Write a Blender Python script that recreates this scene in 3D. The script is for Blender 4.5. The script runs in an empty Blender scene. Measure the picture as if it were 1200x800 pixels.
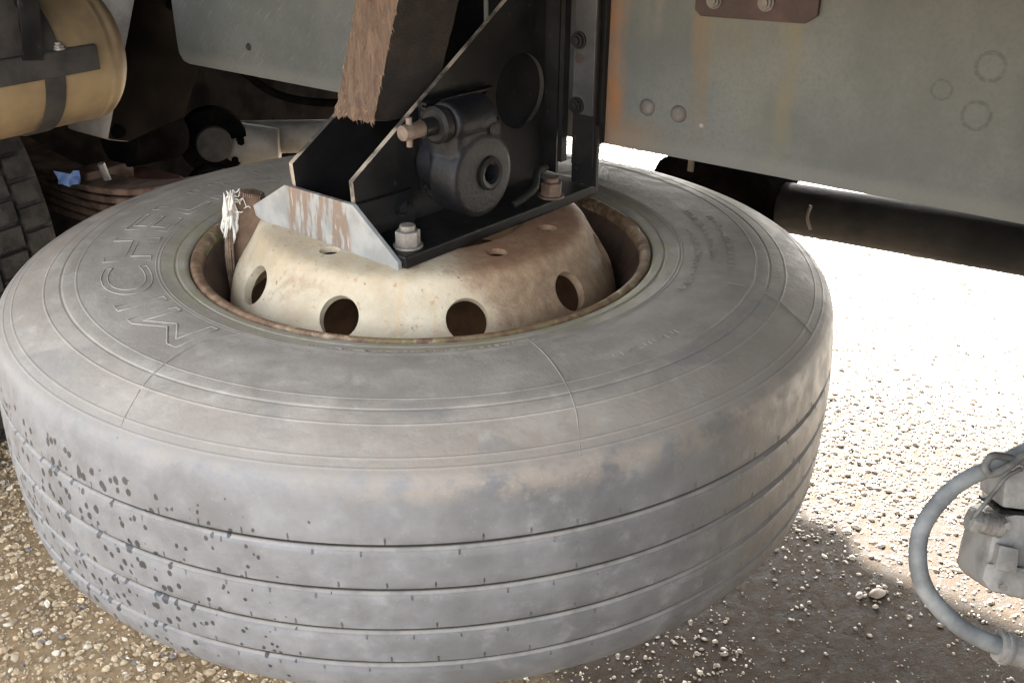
import bpy, bmesh, math, random
import numpy as np
from mathutils import Vector, Matrix
S = bpy.context.scene
COL = S.collection
rad = math.radians
random.seed(7); RNG = np.random.default_rng(11)

# ------------------------------------------------------------------ camera
cd = bpy.data.cameras.new('camera'); cam = bpy.data.objects.new('camera', cd); COL.objects.link(cam)
right = Vector((0.99593468, -0.08981452, 0.00688935)); up = Vector((0.03413727, 0.44710359, 0.89383054)); fwd = Vector((0.08335922, 0.88996165, -0.44835199))
m3 = Matrix((right, up, -fwd)).transposed()
cam.matrix_world = Matrix.Translation((0, -1.25383371, 0.47743764)) @ m3.to_4x4()
cd.sensor_fit = 'HORIZONTAL'; cd.sensor_width = 36; cd.lens = 36 * 1176.99 / 1200
cd.clip_start = 0.02; cd.clip_end = 2000
S.camera = cam
# ------------------------------------------------------------------ light
SUN_EL, SUN_AZ = rad(33), rad(5)            # azimuth clockwise from +Y
w = bpy.data.worlds.new('World'); S.world = w; w.use_nodes = True
wn = w.node_tree.nodes; sky = wn.new('ShaderNodeTexSky'); sky.sky_type = 'NISHITA'; sky.sun_disc = False
sky.sun_elevation = SUN_EL; sky.sun_rotation = SUN_AZ; sky.dust_density = 3.0; sky.air_density = 1.0; sky.ozone_density = 1.0
hs = wn.new('ShaderNodeHueSaturation'); hs.inputs['Saturation'].default_value = .22      # thin bright cloud: a paler sky
w.node_tree.links.new(sky.outputs[0], hs.inputs['Color']); w.node_tree.links.new(hs.outputs[0], wn['Background'].inputs[0]); wn['Background'].inputs[1].default_value = 0.085
sl = bpy.data.lights.new('sun', 'SUN'); sl.energy = 5; sl.angle = rad(3); sl.color = (1, .975, .94)
so = bpy.data.objects.new('sun', sl); COL.objects.link(so)
sd = Vector((math.sin(SUN_AZ) * math.cos(SUN_EL), math.cos(SUN_AZ) * math.cos(SUN_EL), math.sin(SUN_EL)))
so.rotation_euler = sd.to_track_quat('Z', 'Y').to_euler(); so.location = sd * 20
S.view_settings.view_transform = 'Standard'; S.view_settings.look = 'None'; S.view_settings.gamma = 1
S.view_settings.exposure = 4.1
GZ = -0.70                                     # ground level; z = 0 is the plane of the wheel's upper flange

# ------------------------------------------------------------------ material helper
class MT:
    def __init__(s, name, rough=.6, metal=0., spec=.5):
        s.m = bpy.data.materials.new(name); s.m.use_nodes = True; s.t = s.m.node_tree
        s.b = s.t.nodes['Principled BSDF']; s.b.inputs['Roughness'].default_value = rough
        s.b.inputs['Metallic'].default_value = metal; s.b.inputs['Specular IOR Level'].default_value = spec
        s.tc = s.t.nodes.new('ShaderNodeTexCoord'); s.P = s.tc.outputs['Object']; s._xyz = None
    def put(s, sock, v):
        if isinstance(v, bpy.types.NodeSocket): s.t.links.new(v, sock)
        else:
            if sock.type == 'RGBA' and len(v) == 3: v = (*v, 1)
            sock.default_value = v
    def math(s, op, a, b=0., c=None, clamp=False):
        n = s.t.nodes.new('ShaderNodeMath'); n.operation = op; n.use_clamp = clamp
        s.put(n.inputs[0], a); s.put(n.inputs[1], b)
        if c is not None: s.put(n.inputs[2], c)
        return n.outputs[0]
    def xyz(s):
        if not s._xyz:
            n = s.t.nodes.new('ShaderNodeSeparateXYZ'); s.t.links.new(s.P, n.inputs[0]); s._xyz = n.outputs
        return s._xyz
    def vec(s, x, y, z):
        n = s.t.nodes.new('ShaderNodeCombineXYZ')
        for i, v in enumerate((x, y, z)): s.put(n.inputs[i], v)
        return n.outputs[0]
    def scaled(s, sc):
        n = s.t.nodes.new('ShaderNodeMapping'); s.t.links.new(s.P, n.inputs[0]); n.inputs['Scale'].default_value = sc; return n.outputs[0]
    def noise(s, scale, detail=4, rough=.6, co=None, dist=0.):
        n = s.t.nodes.new('ShaderNodeTexNoise'); s.t.links.new(co or s.P, n.inputs['Vector'])
        n.inputs['Scale'].default_value = scale; n.inputs['Detail'].default_value = detail; n.inputs['Roughness'].default_value = rough; n.inputs['Distortion'].default_value = dist
        return n.outputs['Fac']
    def vor(s, scale, feature='F1', co=None, out='Distance', rnd=1.):
        n = s.t.nodes.new('ShaderNodeTexVoronoi'); n.feature = feature; s.t.links.new(co or s.P, n.inputs['Vector'])
        n.inputs['Scale'].default_value = scale; n.inputs['Randomness'].default_value = rnd; return n.outputs[out]
    def step(s, v, lo, hi, a=0., b=1.):           # smooth ramp
        n = s.t.nodes.new('ShaderNodeMapRange'); n.interpolation_type = 'SMOOTHSTEP'
        s.put(n.inputs[0], v); n.inputs[1].default_value = lo; n.inputs[2].default_value = hi; n.inputs[3].default_value = a; n.inputs[4].default_value = b
        return n.outputs[0]
    def band(s, v, c, wdt, soft):
        return s.step(s.math('ABSOLUTE', s.math('SUBTRACT', v, c)), wdt, wdt + soft, 1., 0.)
    def mix(s, f, a, b):
        n = s.t.nodes.new('ShaderNodeMix'); n.data_type = 'RGBA'; s.put(n.inputs[0], f); s.put(n.inputs[6], a); s.put(n.inputs[7], b); return n.outputs[2]
    def mul(s, *a):
        r = a[0]
        for x in a[1:]: r = s.math('MULTIPLY', r, x)
        return r
    def color(s, c): s.put(s.b.inputs['Base Color'], c)
    def rough(s, r): s.put(s.b.inputs['Roughness'], r)
    def bump(s, h, strength=.5, dist=.001, prev=None):
        n = s.t.nodes.new('ShaderNodeBump'); s.put(n.inputs['Height'], h); n.inputs['Strength'].default_value = strength; n.inputs['Distance'].default_value = dist
        if prev: s.t.links.new(prev, n.inputs['Normal'])
        s.t.links.new(n.outputs[0], s.b.inputs['Normal']); return n.outputs[0]

def simple(name, c1, c2, scale, rough=.6, metal=0., bump=.3, lo=.35, hi=.65, dist=.001, spec=.5):
    k = MT(name, rough, metal, spec); f = k.step(k.noise(scale, 6), lo, hi); g = k.noise(scale * 7, 4)
    k.color(k.mix(k.math('MULTIPLY', g, .35), k.mix(f, c1, c2), c1)); k.bump(g, bump, dist); return k.m

# tyre rubber ------------------------------------------------------
def mat_spare_rubber():
    k = MT('dusty_rubber', .62); X, Y, Z = k.xyz()
    r = k.math('SQRT', k.math('ADD', k.mul(X, X), k.mul(Y, Y))); a = k.math('ARCTAN2', Y, X)
    n1 = k.noise(5, 6, .6); n2 = k.noise(38, 8, .65); n3 = k.noise(160, 4, .6)
    arcs = k.vec(k.math('MULTIPLY', a, .5), k.math('MULTIPLY', r, 2.2), Z)      # streaks running round the wheel
    ns = k.noise(9, 6, .65, arcs)
    side = k.mix(k.step(ns, .35, .7), (.202, .178, .150), (.276, .248, .213))
    side = k.mix(k.step(n2, .52, .72, 0, .5), side, (.33, .31, .28)); side = k.mix(k.step(k.noise(21, 8, .7, None, .8), .50, .66, 0, .55), side, (.165, .150, .132))
    side = k.mix(k.step(n1, .52, .7, 0, .6), side, (.20, .172, .145))
    tread = k.mix(k.step(ns, .35, .7), (.060, .0625, .067), (.106, .110, .117))
    tread = k.mix(k.mul(k.band(a, -2.35, .45, .6), k.step(n2, .25, .6, .3, .7)), tread, (.155, .163, .176))  # left of the tread painted paler and bluer, standing in for sky light
    tread = k.mix(k.step(n2, .5, .8, 0, .5), tread, (.21, .215, .22))
    tread = k.mix(k.step(n1, .55, .68, 0, .6), tread, (.075, .077, .082))
    side = k.mix(k.mul(k.step(r, .480, .515), k.step(n2, .3, .6, .45, .85)), side, (.175, .160, .141))
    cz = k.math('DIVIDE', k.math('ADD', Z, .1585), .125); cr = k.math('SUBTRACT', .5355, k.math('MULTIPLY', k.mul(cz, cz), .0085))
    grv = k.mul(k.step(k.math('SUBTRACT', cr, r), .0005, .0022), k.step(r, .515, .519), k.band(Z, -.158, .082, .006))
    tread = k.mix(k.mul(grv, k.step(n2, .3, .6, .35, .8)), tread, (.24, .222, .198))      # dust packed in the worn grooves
    tread = k.mix(k.mul(k.step(k.math('SUBTRACT', cr, r), .0036, .0052), k.step(r, .515, .519), k.band(Z, -.158, .082, .006)), tread, (.016, .015, .014))   # undercut shade below the upper lip, painted dark on the groove floor
    onT = k.step(k.math('ADD', Z, k.math('MULTIPLY', k.math('SUBTRACT', n2, .5), .03)), -.034, -.014, 1., 0.)
    onT = k.mul(onT, k.step(r, .495, .518))
    base = k.mix(onT, side, tread)
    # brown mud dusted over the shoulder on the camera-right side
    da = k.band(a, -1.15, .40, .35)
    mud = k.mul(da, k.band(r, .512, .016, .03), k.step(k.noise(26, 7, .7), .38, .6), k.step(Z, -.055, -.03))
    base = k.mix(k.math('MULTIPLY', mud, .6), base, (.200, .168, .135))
    right_shade = k.band(a, -.25, .40, .75)  # tyre's right side painted darker, as light falls off from left to right
    base = k.mix(k.mul(right_shade, k.math('ADD', .40, k.math('MULTIPLY', onT, .40))), base, k.mix(onT, (.150, .134, .115), (.058, .053, .048)))
    # darker wiped patches on the sidewall
    pat = k.mul(k.step(k.noise(7.5, 2, .5), .58, .62), k.step(ns, .4, .55), k.band(r, .47, .03, .01))
    base = k.mix(k.math('MULTIPLY', pat, .5), base, (.12, .118, .115))
    # algae round the bead
    alg = k.mul(k.band(r, .308, .010, .022), k.step(k.noise(14, 5), .35, .62), k.step(Z, -.2, -.1))
    base = k.mix(k.math('MULTIPLY', alg, .5), base, (.19, .175, .085))
    # specks and dry scuffs
    base = k.mix(k.step(k.vor(120), .09, .03, 0, .35), base, (.33, .31, .28))
    # rain drops on the left of the tread: dark wet spots
    cyl = k.vec(k.math('MULTIPLY', a, .53), k.math('MULTIPLY', Z, .8), 0.)
    m = k.mul(k.band(a, -2.62, .45, .75), k.step(Z, -.035, -.06))
    d1 = k.math('ADD', k.vor(92, co=cyl), k.math('MULTIPLY', k.math('SUBTRACT', k.noise(120, 2, .5, cyl), .5), .35))
    cnt = k.math('SUBTRACT', k.math('MULTIPLY', m, .50), k.math('MULTIPLY', k.noise(30, 2, .5, cyl), .40))
    drop = k.mul(k.step(k.math('SUBTRACT', d1, cnt), .0, .03, 1., 0.), k.step(m, .05, .15))
    base = k.mix(k.math('MULTIPLY', drop, .9), base, (.020, .023, .028))
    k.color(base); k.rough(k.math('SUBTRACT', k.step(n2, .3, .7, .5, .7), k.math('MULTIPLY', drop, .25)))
    scr = k.noise(60, 6, .75, k.vec(k.math('MULTIPLY', a, .9), k.math('MULTIPLY', r, 1.5), k.math('MULTIPLY', Z, 1.5)))
    b = k.bump(n3, .35, .0012); b = k.bump(scr, .35, .0016, b)
    return k.m
RUB = mat_spare_rubber()

def mat_rim(lip=False):
    k = MT('rusty_lip' if lip else 'cream_wheel_paint', .55); X, Y, Z = k.xyz(); a = k.math('ARCTAN2', Y, X)
    r = k.math('SQRT', k.math('ADD', k.mul(X, X), k.mul(Y, Y)))
    n1 = k.noise(14, 7, .65); n2 = k.noise(70, 6, .7)
    drip = k.noise(22, 5, .6, k.vec(k.math('MULTIPLY', a, .6), k.math('MULTIPLY', Z, .5), 0.))
    if lip:
        c = k.mix(k.step(n2, .35, .65), (.085, .045, .024), (.20, .125, .070))
        c = k.mix(k.step(k.noise(45, 6, .7), .55, .66, 0, .8), c, (.36, .28, .19))
        c = k.mix(k.mul(k.band(a, -1.0, .7, .3), k.step(n2, .46, .60), k.step(r, .288, .294), .75), c, (.12, .115, .04))
        c = k.mix(k.mul(k.band(a, 2.9, .5, .3), k.step(n1, .5, .6), .7), c, (.17, .17, .05))
    else:
        c = k.mix(k.step(n1, .3, .7), (.34, .275, .18), (.47, .41, .31))
        c = k.mix(k.step(drip, .5, .72, 0, .7), c, (.42, .30, .17))
        c = k.mix(k.step(n2, .60, .68, 0, .75), c, (.33, .18, .075))
        rz = k.step(k.math('ADD', k.mul(k.band(a, -.35, .55, .9), .55), k.math('SUBTRACT', n1, .5)), .18, .5)
        c = k.mix(k.math('MULTIPLY', rz, .85), c, k.mix(k.step(n2, .35, .62), (.23, .150, .088), (.15, .085, .045)))
        top = k.mul(k.step(Z, .030, .037), k.band(a, -.2, .9, .4))
        c = k.mix(k.mul(top, k.step(n2, .3, .6, .5, .95)), c, (.17, .085, .045))
        bar = k.step(r, .245, .262)
        c = k.mix(k.math('MULTIPLY', k.mul(bar, k.step(n1, .3, .6)), .85), c, (.20, .115, .065))
    sp = k.noise(150, 3, .6); c = k.mix(k.step(sp, .64, .72, 0, .7), c, (.16, .09, .045))
    c = k.mix(k.mul(k.step(k.noise(6, 7, .7, None, 1.2), .54, .66), .55), c, (.25, .165, .09))
    k.color(c); k.rough(k.step(n1, .3, .7, .5, .85)); b = k.bump(n2, .8, .002); b = k.bump(k.noise(260, 4, .7), .6, .001, b); k.bump(n1, .4, .003, b); return k.m
RIM, LIP = mat_rim(), mat_rim(True)

BARREL = simple('rust_brown_barrel', (.036, .020, .013), (.085, .050, .032), 18, .75, 0., .6, dist=.002)
def mat_black():
    k = MT('oily_black_paint', .5, 0., .16); n1 = k.noise(9, 6); n2 = k.noise(90, 6, .7)
    c = k.mix(k.step(n1, .4, .7), (.007, .007, .0075), (.016, .0155, .015))
    c = k.mix(k.step(n2, .62, .74, 0, .6), c, (.075, .06, .05)); k.color(c)
    k.rough(k.step(n1, .35, .65, .35, .65)); k.bump(n2, .45, .0012); return k.m
BLACK = mat_black()
BLUEBLK = simple('worn_gearbox_paint', (.003, .0034, .0044), (.0075, .0085, .0115), 26, .5, .0, .5, dist=.0015)
BLUEBLK.node_tree.nodes['Principled BSDF'].inputs['Specular IOR Level'].default_value = .25
WORN = simple('worn_lit_edge', (.030, .026, .022), (.33, .28, .22), 17, .7, 0., .5, .42, .58)  # worn bare steel, with the light on these edges painted in
STEEL = simple('weathered_steel', (.15, .138, .125), (.25, .232, .21), 50, .5, .3, .5)
RUSTY = simple('rusty_steel', (.060, .036, .024), (.13, .09, .064), 60, .7, 0., .6)
BRASS = simple('corroded_pin', (.13, .105, .085), (.075, .04, .025), 55, .6, 0., .5)
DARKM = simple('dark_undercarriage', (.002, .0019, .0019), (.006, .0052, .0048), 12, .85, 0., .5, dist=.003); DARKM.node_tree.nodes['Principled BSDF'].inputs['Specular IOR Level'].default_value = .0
DARKG = simple('dirty_grey_metal', (.075, .068, .061), (.17, .155, .138), 11, .75, 0., .5, dist=.002)
PATCH = simple('dark_red_primer', (.030, .017, .0145), (.055, .030, .024), 30, .75, 0., .5)
HOSEM = simple('dusty_blue_grey_hose', (.085, .093, .098), (.20, .212, .212), 24, .7, 0., .5)
ALLOY = simple('dirty_cast_alloy', (.13, .128, .122), (.27, .263, .25), 30, .55, .0, .5)
CABLE = simple('dusty_cable', (.06, .06, .06), (.14, .14, .135), 40, .75, spec=.2)
TANKM = simple('yellowed_tank_paint', (.085, .060, .035), (.20, .142, .070), 5, .65, 0., .4, .32, .6)
STRAPM = simple('grey_strap', (.022, .020, .019), (.045, .041, .038), 20, .8, spec=.15)
LEAFM = simple('rust_brown_spring_steel', (.045, .026, .018), (.13, .09, .066), 22, .75, 0., .5, spec=.15)
SEATM = simple('red_brown_primer', (.05, .022, .017), (.09, .042, .032), 20, .75, spec=.15)
BLUE = simple('blue_plastic', (.20, .33, .70), (.45, .6, .9), 60, .5)
BLEACH = simple('bleached_fibre', (.62, .59, .53), (.20, .145, .10), 75, .85, 0., .8, .52, .66, .002)
BROWNB = simple('dark_brown_board', (.075, .042, .024), (.14, .085, .05), 35, .85, 0., .8, dist=.002)
OLDRUB = simple('old_tyre_rubber', (.018, .0165, .015), (.048, .043, .038), 30, .85, 0., .7, dist=.003, spec=.15)
STONEM = simple('pale_stone', (.17, .132, .085), (.25, .20, .14), 60, .6)

def mat_wood():
    k = MT('rough_sawn_wood', .85); co = k.scaled((1, 1, .33)); n = k.noise(110, 8, .75, co, 1.2); n2 = k.noise(16, 5)
    X, Y, Z = k.xyz()
    c = k.mix(k.step(n, .3, .7), (.052, .030, .019), (.135, .092, .062)); c = k.mix(k.step(n2, .5, .7, 0, .6), c, (.075, .037, .022))
    k.color(c); k.bump(n, .9, .004); return k.m
WOOD = mat_wood(); WOODDK = simple('shaded_oily_wood', (.008, .007, .0065), (.022, .015, .012), 40, .9, 0., .8, dist=.003)  # dark copy for the timber's sides: oily wood and their shadow in one colour
FIBRE = simple('wood_fibre', (.085, .052, .032), (.20, .14, .095), 80, .9)

def mat_plate():
    k = MT('galvanised_end_plate', .5); X, Y, Z = k.xyz(); n = k.noise(30, 6, .65); n2 = k.noise(110, 5, .7)
    c = k.mix(k.step(n, .35, .65), (.19, .197, .195), (.27, .276, .27))
    st = k.noise(1, 3, .6, k.vec(k.math('MULTIPLY', Y, 75.), k.math('MULTIPLY', Z, 14.), 0.))
    inb = k.band(Y, .022, .052, .012)
    c = k.mix(k.mul(inb, k.step(st, .44, .54), .9), c, (.155, .11, .082))
    c = k.mix(k.mul(inb, k.step(st, .62, .68)), c, (.38, .345, .30))
    c = k.mix(k.step(n2, .62, .7, 0, .6), c, (.36, .24, .14))
    k.color(c); b = k.bump(n2, .35, .001); k.bump(k.mul(inb, st), .5, .002, b); return k.m
PLATE = mat_plate()

def mat_beam():          # object x runs along the beam (positive to the far left), z up
    k = MT('galvanised_beam', .6, 0., .22); X, Y, Z = k.xyz(); n = k.noise(5, 6, .6); n2 = k.noise(190, 3, .6)
    c = k.mix(k.step(n, .3, .7), (.074, .080, .075), (.117, .122, .115)); c = k.mix(k.math('MULTIPLY', k.step(n2, .4, .7), .35), c, (.072, .077, .071))
    wob = k.math('MULTIPLY', k.math('SUBTRACT', k.noise(9, 6, .65), .5), .05); Xw = k.math('ADD', X, wob)
    sn = k.noise(6, 5, .6, k.vec(k.math('MULTIPLY', X, 8.), 0., k.math('MULTIPLY', Z, 1.2)))
    for cx, wd, so_, zz, amt, col in ((-.142, .006, .024, .60, 1., (.33, .16, .07)), (-.275, .006, .012, .22, .8, (.25, .165, .085)), (-.300, .012, .03, .10, .5, (.23, .20, .13)),
                                      (-.388, .004, .014, .20, .6, (.24, .19, .10)), (-.36, .02, .05, .26, .3, (.22, .21, .15)), (-.205, .004, .02, .05, .4, (.29, .27, .23))):
        f = k.mul(k.band(Xw, cx, wd, so_), k.step(Z, .29 - zz, .31 - zz * .4), k.step(sn, .3, .62, .2, 1.), k.step(k.noise(26, 5, .65), .3, .6, .55, 1.), amt); c = k.mix(f, c, tuple(x * .6 for x in col))
    # rust creeping along the bottom edge near the carrier
    c = k.mix(k.mul(k.band(Xw, -.14, .03, .09), k.step(Z, .165, .115), .6), c, (.19, .12, .068))
    c = k.mix(k.mul(k.step(Z, .135, .115), .3), c, (.185, .18, .16))
    for cx, cz, rr, ww in ((-.56, .236, .0105, .0005), (-.6, .214, .0145, .0011), (-.604, .266, .0145, .0012)):
        d = k.math('SQRT', k.math('ADD', k.math('POWER', k.math('SUBTRACT', X, cx), 2.), k.math('POWER', k.math('SUBTRACT', Z, cz), 2.)))
        c = k.mix(k.mul(k.band(d, rr, ww, .0018), k.step(n2, .3, .6, .1, .5)), c, (.040, .044, .043))
    c = k.mix(k.step(k.vor(70), .09, .05, 0, .5), c, (.07, .07, .07))
    scr = k.noise(1, 3, .6, k.vec(k.math('MULTIPLY', k.math('ADD', X, Z), 190.), k.math('MULTIPLY', k.math('SUBTRACT', X, Z), 14.), 0.))
    c = k.mix(k.mul(k.step(X, .2, .35), k.step(scr, .6, .72), .4), c, (.24, .245, .22))
    k.color(c); b = k.bump(n2, .12, .0006); k.bump(n, .25, .006, b); return k.m
BEAM = mat_beam()

def mat_ground():
    k = MT('wet_gravel_ground', .55); n = k.noise(1.2, 6, .6); n2 = k.noise(40, 8, .7); v = k.vor(95); v2 = k.vor(48)
    c = k.mix(k.step(n2, .35, .68), (.17, .118, .066), (.30, .22, .13))
    c = k.mix(k.step(k.math('ADD', v, k.math('MULTIPLY', n2, .3)), .38, .2, 0, .55), c, (.26, .20, .125))
    c = k.mix(k.step(n, .5, .7, 0, .35), c, (.065, .042, .024))
    X, Y, Z = k.xyz()                                                # wet mud on the camera-right side of the wheel, shade there painted in too
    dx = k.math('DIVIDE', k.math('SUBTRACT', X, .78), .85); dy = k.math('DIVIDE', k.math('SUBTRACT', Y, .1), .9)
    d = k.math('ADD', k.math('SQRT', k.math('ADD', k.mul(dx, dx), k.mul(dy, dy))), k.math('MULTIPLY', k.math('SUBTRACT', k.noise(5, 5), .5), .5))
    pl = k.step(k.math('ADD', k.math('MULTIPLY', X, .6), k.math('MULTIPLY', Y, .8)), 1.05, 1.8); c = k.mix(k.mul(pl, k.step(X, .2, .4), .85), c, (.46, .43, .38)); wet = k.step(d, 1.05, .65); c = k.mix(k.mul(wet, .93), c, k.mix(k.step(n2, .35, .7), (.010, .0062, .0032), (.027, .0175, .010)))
    k.color(c); k.rough(k.step(n2, .3, .7, .6, .9)); k.b.inputs['Specular IOR Level'].default_value = .12
    n3 = k.noise(220, 6, .7); b = k.bump(n2, .7, .004); k.bump(n3, .6, .0015, b); return k.m
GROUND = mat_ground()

def mat_gravel():
    k = MT('wet_gravel_stones', .4); n = k.t.nodes.new('ShaderNodeAttribute'); n.attribute_name = 'tint'
    z = k.noise(130, 4); k.color(k.mix(k.math('MULTIPLY', z, .45), n.outputs['Color'], (.10, .075, .05)))
    k.rough(k.step(k.noise(20, 3), .35, .65, .22, .55)); k.bump(z, .4, .0015); return k.m
GRAVEL = mat_gravel()

# ------------------------------------------------------------------ object helpers
def thing(name, label, cat, loc=(0, 0, 0), rotz=0., group=None):
    o = bpy.data.objects.new(name, None); COL.objects.link(o); o.empty_display_size = .05
    o.location = loc; o.rotation_euler = (0, 0, rotz); o['label'] = label; o['category'] = cat; o['off'] = list(loc)
    if group: o['group'] = group
    return o
def tag(o, label, cat, group=None):
    o['label'] = label; o['category'] = cat
    if group: o['group'] = group
    return o
OFF = {}
def link(name, me, mats, parent=None, off=(0, 0, 0), smooth=False, auto=None):
    o = bpy.data.objects.new(name, me); COL.objects.link(o)
    if not isinstance(mats, (list, tuple)): mats = [mats]
    for m in mats: me.materials.append(m)
    if parent: o.parent = parent
    o.location = off
    if smooth: me.shade_smooth()
    if auto is not None: me.set_sharp_from_angle(angle=auto)
    return o
def me_from_bm(bm, name):
    bmesh.ops.recalc_face_normals(bm, faces=bm.faces); me = bpy.data.meshes.new(name); bm.to_mesh(me); bm.free(); return me
def bm_box(bm, c, s, rot=None, bev=0.):
    t = bmesh.new(); bmesh.ops.create_cube(t, size=1.)
    for v in t.verts: v.co = Vector((v.co.x * s[0], v.co.y * s[1], v.co.z * s[2]))
    if bev: bmesh.ops.bevel(t, geom=t.edges[:], offset=bev, segments=2, affect='EDGES', profile=.6)
    M = Matrix.Translation(c) @ (rot.to_4x4() if rot is not None else Matrix.Identity(4)); t.transform(M); merge(bm, t); return bm
def merge(bm, t):
    me = bpy.data.meshes.new('tmp'); t.to_mesh(me); t.free(); bm.from_mesh(me); bpy.data.meshes.remove(me)
def bm_prism(bm, pts, off, bev=0.):              # planar polygon (3D points) extruded by vector off
    t = bmesh.new(); vs = [t.verts.new(p) for p in pts]; f = t.faces.new(vs)
    r = bmesh.ops.extrude_face_region(t, geom=[f]); ev = [e for e in r['geom'] if isinstance(e, bmesh.types.BMVert)]
    bmesh.ops.translate(t, verts=ev, vec=off); bmesh.ops.recalc_face_normals(t, faces=t.faces)
    if bev: bmesh.ops.bevel(t, geom=t.edges[:], offset=bev, segments=2, affect='EDGES', profile=.6)
    merge(bm, t); return bm
def bm_cyl(bm, p0, p1, r0, r1=None, n=24, bev=0.):
    p0, p1 = Vector(p0), Vector(p1); r1 = r0 if r1 is None else r1; d = p1 - p0; t = bmesh.new()
    bmesh.ops.create_cone(t, cap_ends=True, segments=n, radius1=r0, radius2=r1, depth=d.length)
    if bev:
        es = [e for e in t.edges if abs(e.verts[0].co.z - e.verts[1].co.z) < 1e-6]
        bmesh.ops.bevel(t, geom=es, offset=bev, segments=2, affect='EDGES', profile=.6)
    t.transform(Matrix.Translation((p0 + p1) / 2) @ d.to_track_quat('Z', 'Y').to_matrix().to_4x4()); merge(bm, t); return bm
def bm_tube(bm, pts, r, n=10, sub=6, flat=1.):   # Catmull-Rom tube
    P = [Vector(p) for p in pts]; Q = []; rr = r if isinstance(r, (list, tuple)) else [r] * len(P)
    for i in range(len(P) - 1):
        a, b, c, d = P[max(i - 1, 0)], P[i], P[i + 1], P[min(i + 2, len(P) - 1)]
        for j in range(sub):
            t = j / sub; Q.append((.5 * ((2 * b) + (c - a) * t + (2 * a - 5 * b + 4 * c - d) * t * t + (3 * b - a - 3 * c + d) * t ** 3), rr[i] * (1 - t) + rr[i + 1] * t))
    Q.append((P[-1], rr[-1])); rings = []; ref = None
    for i, (p, q) in enumerate(Q):
        d = (Q[min(i + 1, len(Q) - 1)][0] - Q[max(i - 1, 0)][0]).normalized()
        if ref is None: ref = d.orthogonal().normalized()
        ref = (ref - d * ref.dot(d)).normalized(); s = d.cross(ref)
        rings.append([bm.verts.new(p + (ref * math.cos(2 * math.pi * k / n) + s * math.sin(2 * math.pi * k / n) * flat) * q) for k in range(n)])
    for A, B in zip(rings, rings[1:]):
        for k in range(n): bm.faces.new((A[k], A[(k + 1) % n], B[(k + 1) % n], B[k]))
    bm.faces.new(rings[0][::-1]); bm.faces.new(rings[-1]); return bm
def lathe(prof, n, closed=False, angs=None, disp=None):
    prof = np.array(prof, float); angs = np.linspace(0, 2 * np.pi, n, endpoint=False) if angs is None else np.asarray(angs); n = len(angs); m = len(prof)
    R = np.repeat(prof[:, 0][None], n, 0); Z = np.repeat(prof[:, 1][None], n, 0)
    if disp is not None: R = R + disp
    co = np.stack([R * np.cos(angs)[:, None], R * np.sin(angs)[:, None], Z], -1).reshape(-1, 3)
    i = np.arange(n)[:, None]; j = np.arange(m if closed else m - 1)[None]; i2 = (i + 1) % n; j2 = (j + 1) % m
    f = np.stack([i * m + j, i2 * m + j, i2 * m + j2, i * m + j2], -1).reshape(-1, 4)
    me = bpy.data.meshes.new('lathe'); me.from_pydata(co.tolist(), [], f.tolist()); me.update(); return me
def catmull(pts, sub):
    P = np.array(pts, float); out = []
    for i in range(len(P) - 1):
        a, b, c, d = P[max(i - 1, 0)], P[i], P[i + 1], P[min(i + 2, len(P) - 1)]
        for j in range(sub):
            t = j / sub; out.append(.5 * (2 * b + (c - a) * t + (2 * a - 5 * b + 4 * c - d) * t * t + (3 * b - a - 3 * c + d) * t ** 3))
    out.append(P[-1]); return out
def cut(o, cutter_bm):                             # bake a boolean difference, leaving no helper behind
    cm = me_from_bm(cutter_bm, 'cut'); co = bpy.data.objects.new('cut', cm); COL.objects.link(co)
    md = o.modifiers.new('b', 'BOOLEAN'); md.operation = 'DIFFERENCE'; md.object = co; md.solver = 'EXACT'
    co.parent = o.parent; co.matrix_basis = o.matrix_basis.copy()
    bpy.context.view_layer.update(); dg = bpy.context.evaluated_depsgraph_get(); ne = bpy.data.meshes.new_from_object(o.evaluated_get(dg))
    o.modifiers.clear(); old = o.data; o.data = ne; bpy.data.objects.remove(co); bpy.data.meshes.remove(cm); bpy.data.meshes.remove(old)
    return o
def part(name, bm, mats, parent, base=(0, 0, 0), smooth=False, auto=None):
    """bm is in the thing's unrotated axes but absolute metres; base is the thing's own origin in those axes"""
    bmesh.ops.translate(bm, verts=bm.verts, vec=-Vector(base)); return link(name, me_from_bm(bm, name), mats, parent, smooth=smooth, auto=auto)
def slot_edges(o, test):
    for p in o.data.polygons:
        if test(p): p.material_index = 1
A30 = rad(32)
def hexnut(bm, c, ax, r, h, stud_r=None, stud_h=0.):
    ax = Vector(ax).normalized(); c = Vector(c); bm_cyl(bm, c, c + ax * h, r, n=6, bev=r * .1)
    bm_cyl(bm, c + ax * (-.0005), c + ax * .0022, r * 1.18, n=20)
    if stud_r: bm_cyl(bm, c + ax * h, c + ax * (h + stud_h), stud_r, n=14, bev=stud_r * .15)

# ================================================================== ground
gm = bpy.data.meshes.new('ground'); gm.from_pydata([(-300, -300, GZ), (300, -300, GZ), (300, 300, GZ), (-300, 300, GZ)], [], [(0, 1, 2, 3)])
g = link('ground', gm, GROUND); g['kind'] = 'structure'

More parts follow.
